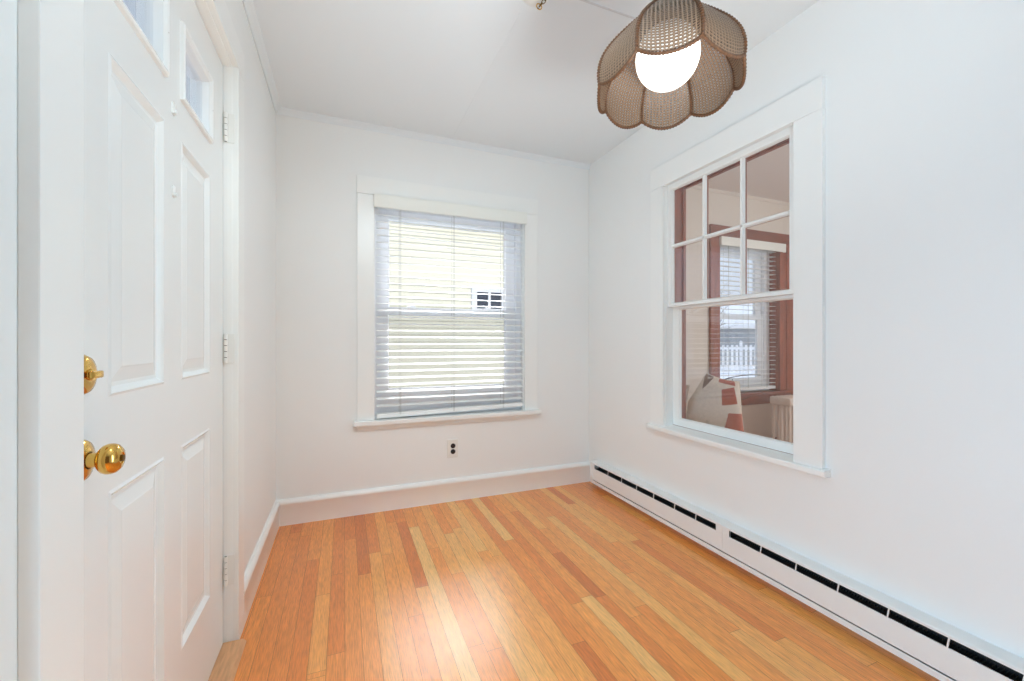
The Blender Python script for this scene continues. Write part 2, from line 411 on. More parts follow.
# ------------------------------------------------------------------ shell
DY0, DY1, DZ = 0.793, 1.748, 2.05               # door opening
IW = (1.183, 1.950, 0.548, 2.003)               # interior window opening (y0,y1,z0,z1)
BW = (0.180, 1.207, 0.555, 2.003)               # back window opening (x0,x1,z0,z1)
LW = (3.105, 3.885, 0.600, 2.02)                # living-room window opening
wall_with_hole('wall_left', M['wall'], 'X', XL - 0.14, XL, YF, YB, -0.02, H, [(DY0 - 0.02, DY1 + 0.02, -0.02, DZ + 0.02)])
wall_with_hole('wall_back', M['wall'], 'Y', YB, YB + 0.16, XL - 0.14, XR + 0.06, -0.02, H, [BW])
wall_with_hole('wall_right', M['wall'], 'X', XR, XR2, YF, YB, -0.02, H, [IW])
wall_with_hole('wall_front', M['front_dark'], 'Y', YF - 0.12, YF, XL - 0.14, XR2, -0.02, H, [])
mb = MB(); mb.box(XL - 0.14, XR2, YF - 0.12, YB + 0.16, H, H + 0.08); mb.build('ceiling', M['ceil'], kind='structure')
wall_with_hole('wall_absorber', M['absorber'], 'Y', YB + 0.161, YB + 0.175, XL - 0.14, LX1 + 0.12, -0.6, H + 0.6, [(BW[0], BW[1], BW[2], BW[3]), LW])  # unseen dark layer added outside, keeps bounced light off the yellow house
# ceiling panel joints
mb = MB(); mb.extrude([(1.438, H), (1.440, H - 0.0015), (1.447, H - 0.0015), (1.449, H)], 0.70, XR - 0.02, 'X'); mb.build('trim_1', M['seamline'], kind='structure')
mb = MB(); mb.extrude([(0.673, H), (0.674, H - 0.0012), (0.678, H - 0.0012), (0.679, H)], 1.60, YB - 0.03, 'Y'); mb.build('trim_2', M['ceil'], kind='structure')
# small cove along back, left and right
cove = lambda s, o: [(o, H), (o, H - 0.032), (o + s * 0.006, H - 0.034), (o + s * 0.012, H - 0.020), (o + s * 0.024, H - 0.010), (o + s * 0.030, H - 0.006), (o + s * 0.032, H)]
mb = MB(); mb.extrude(cove(-1, YB), XL, XR, 'X'); mb.build('trim_3', M['ceil'], kind='structure', smooth=True)
mb = MB(); mb.extrude(cove(1, XL), YF, YB, 'Y'); mb.build('trim_4', M['ceil'], kind='structure', smooth=True)
# baseboards with a rounded cap
def bprof(s, o): return [(o, 0.0), (o + s * 0.020, 0.0), (o + s * 0.020, 0.118), (o + s * 0.0225, 0.121), (o + s * 0.0225, 0.131), (o + s * 0.016, 0.143), (o + s * 0.009, 0.150), (o, 0.150)]
mb = MB(); mb.extrude(bprof(-1, YB), XL, XR, 'X'); mb.build('baseboard_back', M['trim'], kind='structure', smooth=True)
mb = MB(); mb.extrude(bprof(1, XL), 1.842, YB - 0.02, 'Y'); mb.build('baseboard_left', M['trim'], kind='structure', smooth=True)
mb = MB(); mb.extrude(bprof(1, XL), YF, 0.697, 'Y'); mb.build('baseboard_left_front', M['trim'], kind='structure', smooth=True)

# ------------------------------------------------------------------ door_1 in the left wall
def door():
    root = empty('door_1', (-0.40, 1.283, 0), kind='structure')
    xf, xb = -0.395, -0.439; y0, y1, z0, z1 = 0.801, 1.744, 0.016, 2.046
    cols = [(0.972, 1.222), (1.334, 1.582)]
    rows_p = [(0.268, 0.804), (0.976, 1.600)]; lite_z = (1.712, 1.903)
    ys = sorted({y0, y1, *cols[0], *cols[1]}); zs = sorted({z0, z1, *rows_p[0], *rows_p[1], *lite_z})
    mb = MB()
    X = lambda x, a, b: (x, a, b)
    for i in range(len(ys) - 1):
        for j in range(len(zs) - 1):
            A0, A1, B0, B1 = ys[i], ys[i + 1], zs[j], zs[j + 1]
            c = (A0, A1) in cols
            if c and (B0, B1) == lite_z:
                mb.loft([(A0, A1, B0, B1, xf), (A0, A1, B0, B1, xb)], 'X', close=False); continue
            mb.quad(X(xb, A0, B0), X(xb, A1, B0), X(xb, A1, B1), X(xb, A0, B1))
            if c and (B0, B1) in rows_p:
                st = [(0, 0.0), (0.005, 0.0025), (0.010, -0.002), (0.016, -0.0085), (0.024, -0.0085), (0.050, -0.0025), (0.053, -0.0015)]
                mb.loft([(A0 + o, A1 - o, B0 + o, B1 - o, xf + d) for o, d in st], 'X', close=False)
                o, d = st[-1]; mb.quad(X(xf + d, A0 + o, B0 + o), X(xf + d, A1 - o, B0 + o), X(xf + d, A1 - o, B1 - o), X(xf + d, A0 + o, B1 - o))
            else: mb.quad(X(xf, A0, B0), X(xf, A1, B0), X(xf, A1, B1), X(xf, A0, B1))
    mb.loft([(y0, y1, z0, z1, xf), (y0, y1, z0, z1, xb)], 'X', close=False)
    o = mb.build('door_slab', M['door'], root)
    bm = bmesh.new(); bm.from_mesh(o.data); bmesh.ops.remove_doubles(bm, verts=bm.verts[:], dist=1e-5); bmesh.ops.recalc_face_normals(bm, faces=bm.faces[:]); bm.to_mesh(o.data); bm.free()
    for a0, a1 in cols:
        b0, b1 = lite_z; mb = MB()
        R = lambda o, x: (a0 - 0.008 + o, a1 + 0.008 - o, b0 - 0.007 + o, b1 + 0.007 - o, x)
        mb.loft([R(0, xf), R(0.001, xf + 0.008), R(0.006, xf + 0.011), R(0.012, xf + 0.009), R(0.017, xf + 0.004), R(0.020, xf + 0.003), R(0.026, xf - 0.014),
                 R(0.026, xb + 0.014), R(0.020, xb - 0.003), R(0.006, xb - 0.009), R(0, xb)], 'X', close=True)
        fr = mb.build('lite_frame', M['door'], root)
        mb = MB(); mb.box(xf - 0.026, xf - 0.020, a0 + 0.0165, a1 - 0.0165, b0 + 0.0165, b1 - 0.0165); mb.build('glass_pane', M['glass'], fr)
        mb = MB()
        for yy, zz in ((a0 + 0.05, b1 - 0.001), (a1 - 0.05, b1 - 0.001), (a1 + 0.0, (b0 + b1) / 2)):
            mb.lathe([(0.0, 0.0108), (0.0016, 0.0105), (0.002, 0.009), (0.002, 0.006)], (xf, yy, zz), 'X', 10)
        mb.build('frame_screw', M['cord'], fr, smooth=True)
    # knob
    ky, kz = 0.884, 0.883
    mb = MB(); mb.lathe([(0.0, 0.0), (0.034, 0.0), (0.034, 0.003), (0.031, 0.007), (0.022, 0.010), (0.014, 0.012)], (xf, ky, kz), 'X', 40)
    kn = mb.build('door_knob', M['brass'], root, smooth=True); kn['label'] = 'polished brass round knob'
    mb = MB(); mb.lathe([(0.0125, 0.010), (0.0115, 0.018), (0.012, 0.023), (0.017, 0.0255), (0.0225, 0.030), (0.0248, 0.036), (0.0248, 0.041), (0.0228, 0.047), (0.017, 0.052), (0.0095, 0.0540), (0.009, 0.0525), (0.0, 0.0525)], (xf, ky, kz), 'X', 40)
    mb.build('knob_ball', M['brass'], kn, smooth=True)
    mb = MB(); mb.lathe([(0.0, 0.0565), (0.005, 0.056), (0.0055, 0.051)], (xf, ky, kz), 'X', 16); mb.build('lock_button', M['brass_dark'], kn, smooth=True)
    mb = MB(); mb.lathe([(0.0, 0.0085), (0.0028, 0.0080), (0.003, 0.006), (0.003, 0.004)], (xf, ky + 0.010, kz + 0.0245), 'X', 12); mb.build('rosette_screw', M['brass'], kn, smooth=True)
    # deadbolt with thumb turn
    dz = 1.022
    mb = MB(); mb.lathe([(0.0, 0.0), (0.033, 0.0), (0.033, 0.004), (0.029, 0.010), (0.020, 0.013), (0.0, 0.0135)], (xf, ky, dz), 'X', 40)
    db = mb.build('deadbolt', M['brass'], root, smooth=True); db['label'] = 'brass deadbolt above the knob'
    mb = MB(); mb.lathe([(0.010, 0.012), (0.009, 0.018), (0.0, 0.018)], (xf, ky, dz), 'X', 20)
    mb.box(xf + 0.016, xf + 0.025, ky - 0.015, ky + 0.015, dz - 0.006, dz + 0.006, 0.003); mb.build('thumb_turn', M['brass'], db, smooth=True)
    # three butt hinges
    for zc in (1.832, 1.052, 0.268):
        mb = MB()
        mb.box(xf - 0.001, xf + 0.0345, DY1 - 0.0025, DY1 + 0.0005, zc - 0.052, zc + 0.052, 0.001)
        hg = mb.build('hinge', M['hinge'], root)
        mb = MB(); hh = 0.104 / 5
        for k in range(5):
            mb.lathe([(0.0, zc - 0.052 + k * hh + 0.0012), (0.0062, zc - 0.052 + k * hh + 0.0012), (0.0062, zc - 0.052 + (k + 1) * hh - 0.0012), (0.0, zc - 0.052 + (k + 1) * hh - 0.0012)], (xf + 0.008, DY1 - 0.0065, 0), 'Z', 12)
        mb.build('knuckle', M['hinge'], hg, smooth=True)
        mb = MB(); mb.lathe([(0.0, zc - 0.051), (0.0042, zc - 0.051), (0.0042, zc + 0.051), (0.0, zc + 0.051)], (xf + 0.008, DY1 - 0.0065, 0), 'Z', 10)
        mb.build('hinge_pin', M['hinge_gap'], hg, smooth=True)
    for zc in (1.655, 1.450):
        mb = MB(); mb.box(xf - 0.0005, xf + 0.004, 1.270, 1.286, zc - 0.014, zc + 0.014, 0.0015); mb.box(xf + 0.003, xf + 0.009, 1.274, 1.282, zc - 0.012, zc - 0.004, 0.0015)
        mb.build('adhesive_hook', M['hook'], root, smooth=True)
door()
# jamb, stop, casing, threshold
mb = MB()
for a, b in ((DY0 - 0.019, DY0), (DY1, DY1 + 0.019)): mb.box(XL - 0.139, XL + 0.001, a, b, 0, DZ + 0.019)
mb.box(XL - 0.139, XL + 0.001, DY0, DY1, DZ, DZ + 0.019)
for a, b in ((DY0, DY0 + 0.014), (DY1 - 0.014, DY1)): mb.box(XL - 0.12, -0.441, a, b, 0.016, DZ)
mb.box(XL - 0.12, -0.441, DY0 + 0.014, DY1 - 0.014, DZ - 0.014, DZ)
mb.build('trim_5', M['trim'], kind='structure')
mb = MB()
mb.box(XL, -0.349, 0.698, DY0, 0, 2.055, 0.002); mb.box(XL, -0.349, DY1 + 0.003, 1.842, 0, 2.055, 0.002); mb.box(XL, -0.3485, 0.698, 1.842, 2.055, 2.155, 0.002)
mb.build('trim_6', M['trim'], kind='structure')
mb = MB(); mb.extrude([(XL - 0.13, -0.004), (-0.325, -0.004), (-0.325, 0.004), (-0.336, 0.014), (XL - 0.13, 0.015)], DY0 + 0.001, DY1 - 0.001, 'Y'); mb.build('trim_7', M['threshold'], kind='structure')

# ------------------------------------------------------------------ window_1 in the back wall
def back_window():
    root = empty('window_1', (0.693, YB, 0.555), kind='structure')
    x0, x1, z0, z1 = BW
    mb = MB(); f = YB - 0.020
    mb.box(0.075, x0 - 0.003, f, YB, 0.583, 2.002, 0.0015); mb.box(x1 + 0.004, 1.313, f, YB, 0.583, 2.002, 0.0015); mb.box(0.073, 1.315, f - 0.001, YB, 2.003, 2.113, 0.0015)
    mb.build('window_casing', M['trim'], root)
    mb = MB(); mb.box(0.057, 1.328, YB - 0.055, YB + 0.045, z0 + 0.0, 0.583, 0.004); mb.build('window_stool', M['trim'], root)
    mb = MB(); mb.box(0.075, 1.310, YB - 0.016, YB, 0.522, 0.5545, 0.002); mb.build('window_apron', M['trim'], root)
    # vinyl replacement frame
    jf, jb = YB + 0.045, YB + 0.15
    mb = MB()
    mb.loft([(x0, x1, z0, z1, jf), (x0 + 0.030, x1 - 0.030, z0 + 0.05, z1 - 0.055, jf), (x0 + 0.030, x1 - 0.030, z0 + 0.05, z1 - 0.055, jb), (x0, x1, z0, z1, jb)], 'Y')
    fr = mb.build('window_frame', M['vinyl'], root)
    mb = MB()
    for xa, xb in ((x0 + 0.030, x0 + 0.038), (x1 - 0.038, x1 - 0.030)): mb.box(xa, xb, jf + 0.004, jf + 0.012, z0 + 0.05, z1 - 0.055)
    mb.build('sash_track', M['vinyl'], root)
    def sash(name, gx0, gx1, gz0, gz1, sx0, sx1, sz0, sz1, yf, yb):
        mb = MB()
        mb.loft([(sx0, sx1, sz0, sz1, yf), (gx0 - 0.006, gx1 + 0.006, gz0 - 0.006, gz1 + 0.006, yf), (gx0, gx1, gz0, gz1, yf + 0.008), (gx0, gx1, gz0, gz1, yb - 0.008), (gx0 - 0.006, gx1 + 0.006, gz0 - 0.006, gz1 + 0.006, yb), (sx0, sx1, sz0, sz1, yb)], 'Y')
        s = mb.build(name, M['vinyl'], root)
        ym = (yf + yb) / 2
        mb = MB(); mb.box(gx0 - 0.002, gx1 + 0.002, ym - 0.003, ym + 0.003, gz0 - 0.002, gz1 + 0.002); mb.build('glass_pane', M['glass'], s)
        return s
    sash('upper_sash', 0.280, 1.100, 1.305, 1.885, x0 + 0.032, x1 - 0.032, 1.255, z1 - 0.057, YB + 0.094, YB + 0.128)
    lo = sash('lower_sash', 0.273, 1.090, 0.770, 1.252, x0 + 0.032, x1 - 0.032, z0 + 0.052, 1.306, YB + 0.058, YB + 0.092)
    mb = MB()
    for xx in (0.42, 0.95): mb.box(xx - 0.028, xx + 0.028, YB + 0.062, YB + 0.088, 1.306, 1.314, 0.003); mb.box(xx - 0.008, xx + 0.016, YB + 0.066, YB + 0.080, 1.314, 1.322, 0.003)
    mb.build('sash_lock', M['vinyl'], lo)
    mb = MB(); mb.box(x0 + 0.034, x1 - 0.034, jb - 0.006, jb - 0.004, z0 + 0.055, 1.29); mb.build('insect_screen', M['screen'], root)
back_window()

def blind(name, label, bx0, bx1, yc, ztop, zbot, pitch, width, tilt, val, railt, cordx, y_val, sl=0.0028):
    root = empty(name, ((bx0 + bx1) / 2, yc, zbot), label, 'window blind')
    mb = MB(); mb.box(bx0, bx1, yc - 0.022, yc + 0.026, ztop, ztop + 0.045); mb.build('headrail', M['slat'], root)
    mb = MB()
    vx0, vx1, vz0, vz1 = val
    mb.extrude([(y_val, vz0), (y_val, vz1), (y_val + 0.006, vz1 + 0.0), (y_val + 0.010, vz1 - 0.004), (y_val + 0.010, vz0 + 0.004), (y_val + 0.006, vz0)], vx0, vx1, 'X')
    for xe in (vx0, vx1 - 0.008): mb.box(xe, xe + 0.008, y_val + 0.010, y_val + 0.022, vz0, vz1 - 0.004)
    mb.build('valance', M['valance'], root)
    mb = MB(); z = ztop - 0.012; n = 0
    while z > zbot + 0.045:
        dz = math.tan(tilt) * width / 2; rz = 0.0012 * math.sin(n * 2.1); h = width / 2
        prof = [(yc - h, z + dz), (yc - h * 0.5, z + dz / 2 + 0.0012), (yc, z + 0.0016), (yc + h * 0.5, z - dz / 2 + 0.0012), (yc + h, z - dz),
                (yc + h, z - dz - sl), (yc, z - sl + 0.0016), (yc - h, z + dz - sl)]
        A = [mb.vert((bx0, p[0], p[1] + rz)) for p in prof]; B = [mb.vert((bx1, p[0], p[1] - rz)) for p in prof]; k = len(prof)
        for i in range(k): mb.face((A[i], A[(i + 1) % k], B[(i + 1) % k], B[i]))
        mb.face(A[::-1]); mb.face(B); z -= pitch; n += 1
    mb.build('slats', M['slat'], root)
    mb = MB(); hw = width / 2
    ang = math.atan2(railt, bx1 - bx0); mt = Matrix.Translation(((bx0 + bx1) / 2, yc, zbot + railt / 2 + 0.014)) @ Matrix.Rotation(-ang, 4, 'Y')
    mb.box(-(bx1 - bx0) / 2, (bx1 - bx0) / 2, -hw, hw, -0.014, 0.014, 0.003, mt); mb.build('bottom_rail', M['slat'], root)
    for xx in cordx:
        mb = MB()
        for yy in (yc - hw - 0.0012, yc + hw + 0.0012): mb.tube([(xx, yy, ztop), (xx, yy, zbot + 0.02)], 0.0011, 5)
        mb.tube([(xx + 0.006, yc - hw - 0.002, ztop), (xx + 0.006, yc - hw - 0.002, zbot + 0.02)], 0.0009, 5)
        mb.build('ladder_cord', M['cord'], root)
    return root
bl = blind('venetian_blind', 'white slatted venetian blind in the white-cased exterior window, its bottom rail crooked', 0.193, 1.197, YB + 0.010, 1.945, 0.589, 0.0435, 0.050, math.radians(-9),
           (0.174, 1.219, 1.921, 2.003), 0.022, (0.335, 0.688, 1.045), YB - 0.045)

# ------------------------------------------------------------------ outlet
root = empty('wall_outlet', (0.681, YB, 0.29), 'white duplex wall outlet with two dark brown sockets below the window stool', 'outlet')
mb = MB(); mb.box(0.646, 0.722, YB - 0.006, YB, 0.291, 0.414, 0.003); mb.build('cover_plate', M['plate'], root)
for zz in (0.371, 0.332):
    mb = MB(); mb.lathe([(0.0, -0.0095), (0.0145, -0.0095), (0.0165, -0.008), (0.0165, -0.005)], (0.686, YB, zz), 'Y', 28); so = mb.build('socket', M['socket'], root, smooth=True)
    mb = MB()
    for dx in (-0.006, 0.006): mb.box(0.686 + dx - 0.0011, 0.686 + dx + 0.0011, YB - 0.0101, YB - 0.0092, zz - 0.001, zz + 0.007)
    mb.build('slot', M['dark'], so)

# ------------------------------------------------------------------ window_2: interior sash window in the right wall
def inner_window():
    root = empty('window_2', (XR, 1.566, 0.55), kind='structure')
    y0, y1, z0, z1 = IW; f = XR - 0.021
    mb = MB()
    mb.box(f, XR, 1.067, y0 - 0.001, 0.574, 1.993, 0.0015); mb.box(f, XR, y1 + 0.001, 2.058, 0.574, 1.993, 0.0015); mb.box(f - 0.001, XR, 1.067, 2.058, 1.994, 2.120, 0.0015)
    mb.build('window_casing', M['trim'], root)
    mb = MB(); mb.extrude([(XR - 0.036, 0.548), (XR - 0.038, 0.552), (XR - 0.038, 0.569), (XR - 0.035, 0.574), (XR + 0.045, 0.586), (XR + 0.045, 0.549)], 1.048, 2.080, 'Y')
    mb.build('window_stool', M['trim'], root)
    # jamb lining: white near half, stained far half, stained casing in the other room
    mb = MB()
    for m_, xa, xb in ((0, XR - 0.0, XR + 0.052), (1, XR + 0.052, XR2 + 0.001)):
        mb.m = m_
        mb.box(xa, xb, y1 - 0.004, y1, z0 + 0.002, z1); mb.box(xa, xb, y0, y0 + 0.004, z0 + 0.002, z1); mb.box(xa, xb, y0 + 0.004, y1 - 0.004, z1 - 0.004, z1)
    mb.build('window_jamb', [M['trim'], M['cherry']], root)
    mb = MB()
    mb.box(XR2, XR2 + 0.02, y1 - 0.012, y1 + 0.10, 0.56, z1 + 0.11, 0.002); mb.box(XR2, XR2 + 0.02, y0 - 0.10, y0 + 0.012, 0.56, z1 + 0.11, 0.002); mb.box(XR2, XR2 + 0.021, y0 + 0.012, y1 - 0.012, z1 - 0.012, z1 + 0.11, 0.002)
    mb.box(XR2, XR2 + 0.03, y0 - 0.12, y1 + 0.12, 0.545, 0.572, 0.003)
    mb.build('stained_casing', M['cherry'], root)
    # upper sash, six lights
    xf, xb = XR + 0.012, XR + 0.046; gy0, gy1, gz0, gz1 = 1.226, 1.913, 1.304, 1.960
    mb = MB()
    mb.loft([(y0 + 0.005, y1 - 0.005, 1.281, 1.9975, xf), (gy0 - 0.006, gy1 + 0.006, gz0 - 0.006, gz1 + 0.006, xf), (gy0, gy1, gz0, gz1, xf + 0.012), (gy0, gy1, gz0, gz1, xf + 0.020)], 'X', close=False)
    mb.m = 1
    mb.loft([(gy0, gy1, gz0, gz1, xf + 0.020), (gy0 - 0.006, gy1 + 0.006, gz0 - 0.006, gz1 + 0.006, xb), (y0 + 0.005, y1 - 0.005, 1.281, 1.9975, xb)], 'X', close=False)
    mb.m = 0
    mb.loft([(y0 + 0.005, y1 - 0.005, 1.281, 1.9975, xf), (y0 + 0.005, y1 - 0.005, 1.281, 1.9975, xb)], 'X', close=False)
    up = mb.build('upper_sash', [M['trim'], M['cherry']], root)
    xg = xf + 0.0175; tw = 0.011
    mus = [('V', 1.457), ('V', 1.686), ('H', 1.634)]
    for d, c in mus:
        mb = MB()
        for m_, pr in ((0, [(-tw, 0.018), (-tw, 0.012), (-0.005, 0.002), (0.005, 0.002), (tw, 0.012), (tw, 0.018)]), (1, [(-tw, 0.0181), (tw, 0.0181), (tw, 0.024), (0.006, 0.034), (-0.006, 0.034), (-tw, 0.024)])):
            mb.m = m_
            if d == 'V': mb.extrude([(xf + b, c + a) for a, b in pr], gz0, gz1, 'Z')
            else: mb.extrude([(xf + b, c + a) for a, b in pr], gy0, gy1, 'Y')
        mb.build('muntin', [M['trim'], M['cherry']], up)
    ys = [gy0, 1.457, 1.686, gy1]; zs = [gz0, 1.634, gz1]
    for i in range(3):
        for j in range(2):
            mb = MB(); mb.box(xg - 0.002, xg + 0.002, ys[i] + (0.010 if i else 0), ys[i + 1] - (0.010 if i < 2 else 0), zs[j] + (0.010 if j else 0), zs[j + 1] - (0.010 if j < 1 else 0))
            mb.build('glass_pane', M['glass2'], up)
    # lower sash
    xf, xb = XR + 0.050, XR + 0.084; gy0, gy1, gz0, gz1 = 1.225, 1.892, 0.632, 1.262
    mb = MB(); O = (y0 + 0.005, y1 - 0.005, 0.5865, 1.302)
    mb.loft([(*O, xf), (gy0 - 0.006, gy1 + 0.006, gz0 - 0.006, gz1 + 0.006, xf), (gy0, gy1, gz0, gz1, xf + 0.010), (gy0, gy1, gz0, gz1, xf + 0.016)], 'X', close=False)
    mb.m = 1
    mb.loft([(gy0, gy1, gz0, gz1, xf + 0.016), (gy0 - 0.006, gy1 + 0.006, gz0 - 0.006, gz1 + 0.006, xb), (*O, xb), (*O, xf + 0.004)], 'X', close=False)
    mb.m = 0; mb.loft([(*O, xf + 0.004), (*O, xf)], 'X', close=False)
    lo = mb.build('lower_sash', [M['trim'], M['cherry']], root)
    mb = MB(); mb.box(xf + 0.0135, xf + 0.0175, gy0 - 0.002, gy1 + 0.002, gz0 - 0.002, gz1 + 0.002); mb.build('glass_pane', M['glass2'], lo)
inner_window()

# ------------------------------------------------------------------ baseboard heaters
def heater(ya, yb, slot, divs, label, cap_far, cap_near):
    root = empty('baseboard_heater', (XR - 0.03, (ya + yb) / 2, 0.034), label, 'heater', 'white baseboard heaters along the right wall')
    xf = 1.700
    mb = MB(); mb.extrude([(XR - 0.001, 0.191), (xf + 0.004, 0.1895), (xf, 0.186), (xf, 0.178), (xf + 0.002, 0.1775), (xf + 0.003, 0.1835), (XR - 0.006, 0.186), (XR - 0.006, 0.034), (XR - 0.001, 0.034)], ya, yb, 'Y')
    mb.build('back_cover', M['heater'], root)
    mb = MB(); mb.extrude([(xf, 0.144), (xf + 0.001, 0.146), (xf + 0.005, 0.146), (xf + 0.005, 0.144), (xf + 0.002, 0.142), (xf + 0.002, 0.0625), (xf, 0.0625)], ya, yb, 'Y')
    s0, s1 = slot
    for a, b in ((ya, s0), (s1, yb)):
        if b - a > 0.004: mb.box(xf + 0.0003, xf + 0.003, a, b, 0.143, 0.180)
    mb.build('front_panel', M['heater'], root)
    mb = MB(); mb.extrude([(xf + 0.001, 0.0555), (xf + 0.003, 0.0565), (xf + 0.003, 0.036), (XR - 0.006, 0.036), (XR - 0.006, 0.034), (xf + 0.001, 0.034)], ya, yb, 'Y')
    mb.build('bottom_rail', M['heater'], root)
    for yy in divs:
        mb = MB(); mb.extrude([(yy - 0.002, 0.144), (yy + 0.002, 0.144), (yy - 0.003, 0.1795), (yy - 0.007, 0.1795)], xf + 0.0006, xf + 0.004, 'X'); mb.build('damper_tab', M['heater'], root)
    mb = MB(); mb.box(XR - 0.009, XR - 0.0065, ya + 0.003, yb - 0.003, 0.040, 0.183)
    mb.build('back_liner', M['dark'], root)
    mb = MB(); y = ya + 0.05
    while y < yb - 0.04: mb.box(xf + 0.010, XR - 0.011, y, y + 0.0012, 0.085, 0.143); y += 0.009
    mb.build('heating_fins', M['fin'], root)
    mb = MB(); mb.tube([(XR - 0.032, ya + 0.01, 0.114), (XR - 0.032, yb - 0.01, 0.114)], 0.010, 10)
    mb.build('copper_pipe', M['copper'], root, smooth=True)
    ends = ([yb] if cap_far else []) + ([ya] if cap_near else [])
    for ye in ends:
        mb = MB(); a, b = (ye - 0.030, ye + 0.002) if ye == yb else (ye - 0.002, ye + 0.030)
        mb.extrude([(XR - 0.0005, 0.192), (xf + 0.003, 0.1900), (xf - 0.0015, 0.1855), (xf - 0.0015, 0.062), (xf + 0.004, 0.052), (xf + 0.012, 0.034), (XR - 0.0005, 0.034)], a, b, 'Y'); mb.build('end_cap', M['heater'], root)
heater(1.499, 2.668, (1.537, 2.612), (2.449, 2.296, 2.143, 1.988, 1.818, 1.668), 'white baseboard heater section reaching the back corner under the inner window', True, False)
heater(0.10, 1.498, (0.14, 1.461), (1.301, 1.147, 0.991, 0.837, 0.686, 0.534, 0.38, 0.226), 'white baseboard heater section nearest the camera, running out of frame at lower right', False, True)

# ------------------------------------------------------------------ pendant lamp
def pendant():
    cx_, cy_, h = 0.823, 0.905, 1.78
    root = empty('pendant_lamp', (cx_, cy_, h), 'tulip shaped woven rattan pendant lamp with scalloped rim and lit white globe', 'lamp')
    prof = [(0.189, 0.0), (0.190, 0.025), (0.186, 0.05), (0.176, 0.075), (0.160, 0.10), (0.139, 0.124), (0.115, 0.148), (0.091, 0.170), (0.070, 0.189), (0.052, 0.204)]
    def pr(t):
        k = t * (len(prof) - 1); i = min(int(k), len(prof) - 2); f = k - i
        p0 = prof[max(i - 1, 0)]; p1 = prof[i]; p2 = prof[i + 1]; p3 = prof[min(i + 2, len(prof) - 1)]
        return tuple(0.5 * ((2 * b) + (-a + c) * f + (2 * a - 5 * b + 4 * c - d) * f * f + (-a + 3 * b - 3 * c + d) * f ** 3) for a, b, c, d in zip(p0, p1, p2, p3))
    base = math.radians(26.5)
    def pt(i, u, t, off=0.0):
        a0 = base + i * PI / 4; a1 = a0 + PI / 4; r, z = pr(t)
        p = Vector((math.cos(a0), math.sin(a0))) * (1 - u) + Vector((math.cos(a1), math.sin(a1))) * u
        s = math.sin(PI * u); p = p * (r + off) * (1 + 0.055 * s * (0.4 + 0.6 * (1 - t)))
        return Vector((cx_ + p.x, cy_ + p.y, h + z - 0.030 * (s ** 0.8 if s > 0 else 0) * (1 - t) ** 2.2))
    NU, NV = 12, 22
    for i in range(8):
        mb = MB(); ids = [[mb.vert(pt(i, u / NU, v / NV)) for u in range(NU + 1)] for v in range(NV + 1)]
        for v in range(NV):
            for u in range(NU): mb.face((ids[v][u], ids[v][u + 1], ids[v + 1][u + 1], ids[v + 1][u]))
        o = mb.build('woven_panel', M['weave'], root, smooth=True)
        ul = o.data.uv_layers.new(name='uv'); 
        for p in o.data.polygons:
            for li in p.loop_indices:
                vi = o.data.loops[li].vertex_index; v, u = divmod(vi, NU + 1); r, z = pr(v / NV)
                ul.data[li].uv = ((u / NU - 0.5) * r * 0.78 + i * 0.37, v / NV * 0.30)
        md = o.modifiers.new('thickness', 'SOLIDIFY'); md.thickness = 0.002; md.offset = 0
        mb = MB(); mb.tube([pt(i, 0, t / 60, 0.001) for t in range(61)], [0.0054 if t % 2 else 0.0036 for t in range(61)], 8); mb.build('seam_binding', M['rim'], root, smooth=True)
        mb = MB(); mb.tube([pt(i, u / 36, 0) for u in range(37)], [0.0050 if u % 2 else 0.0034 for u in range(37)], 8); mb.build('rim_binding', M['rim'], root, smooth=True)
    mb = MB(); R = 0.084; zc = h + 0.077
    mb.lathe([(0.0, zc - R)] + [(R * math.sin(k * PI / 24), zc - R * math.cos(k * PI / 24)) for k in range(1, 22)] + [(0.034, zc + R * 0.95), (0.034, zc + R + 0.012)], (cx_, cy_, 0), 'Z', 48)
    mb.build('globe', M['globe'], root, smooth=True)
    mb = MB(); mb.lathe([(0.037, zc + R - 0.012), (0.039, zc + R + 0.02), (0.030, zc + R + 0.035), (0.018, h + 0.206), (0.056, h + 0.204), (0.056, h + 0.209), (0.030, h + 0.225), (0.014, h + 0.262), (0.0, h + 0.270)], (cx_, cy_, 0), 'Z', 32)
    mb.build('socket_cap', M['brass_dark'], root, smooth=True)
    # chain up to the ceiling hook
    def chain(mb, p, q, sag, n):
        p, q = Vector(p), Vector(q)
        pts = [p.lerp(q, k / n) - Vector((0, 0, sag * 4 * (k / n) * (1 - k / n))) for k in range(n + 1)]
        for k in range(n):
            c = (pts[k] + pts[k + 1]) / 2; d = (pts[k + 1] - pts[k]); L = d.length; t = d.normalized()
            s = t.cross(Vector((0.3, 0.2, 1)) if abs(t.z) < 0.9 else Vector((1, 0, 0))).normalized()
            if k % 2: s = t.cross(s)
            mb.tube([c + t * (0.62 * L * math.cos(a)) + s * (0.30 * L * math.sin(a)) for a in [2 * PI * j / 12 for j in range(12)]], 0.0016, 6, closed=True)
    mb = MB(); chain(mb, (cx_, cy_, h + 0.268), (cx_, cy_, H - 0.025), 0.0, 22)
    chain(mb, (cx_, cy_ + 0.004, H - 0.020), (0.715, 1.492, H - 0.040), 0.012, 30)
    mb.build('chain', M['brass_dark'], root, smooth=True)
    mb = MB(); mb.tube([(cx_, cy_, H), (cx_, cy_, H - 0.020), (cx_ + 0.009, cy_, H - 0.030), (cx_ + 0.003, cy_, H - 0.040), (cx_ - 0.007, cy_, H - 0.034)], 0.0022, 8); mb.build('ceiling_hook', M['brass'], root, smooth=True)
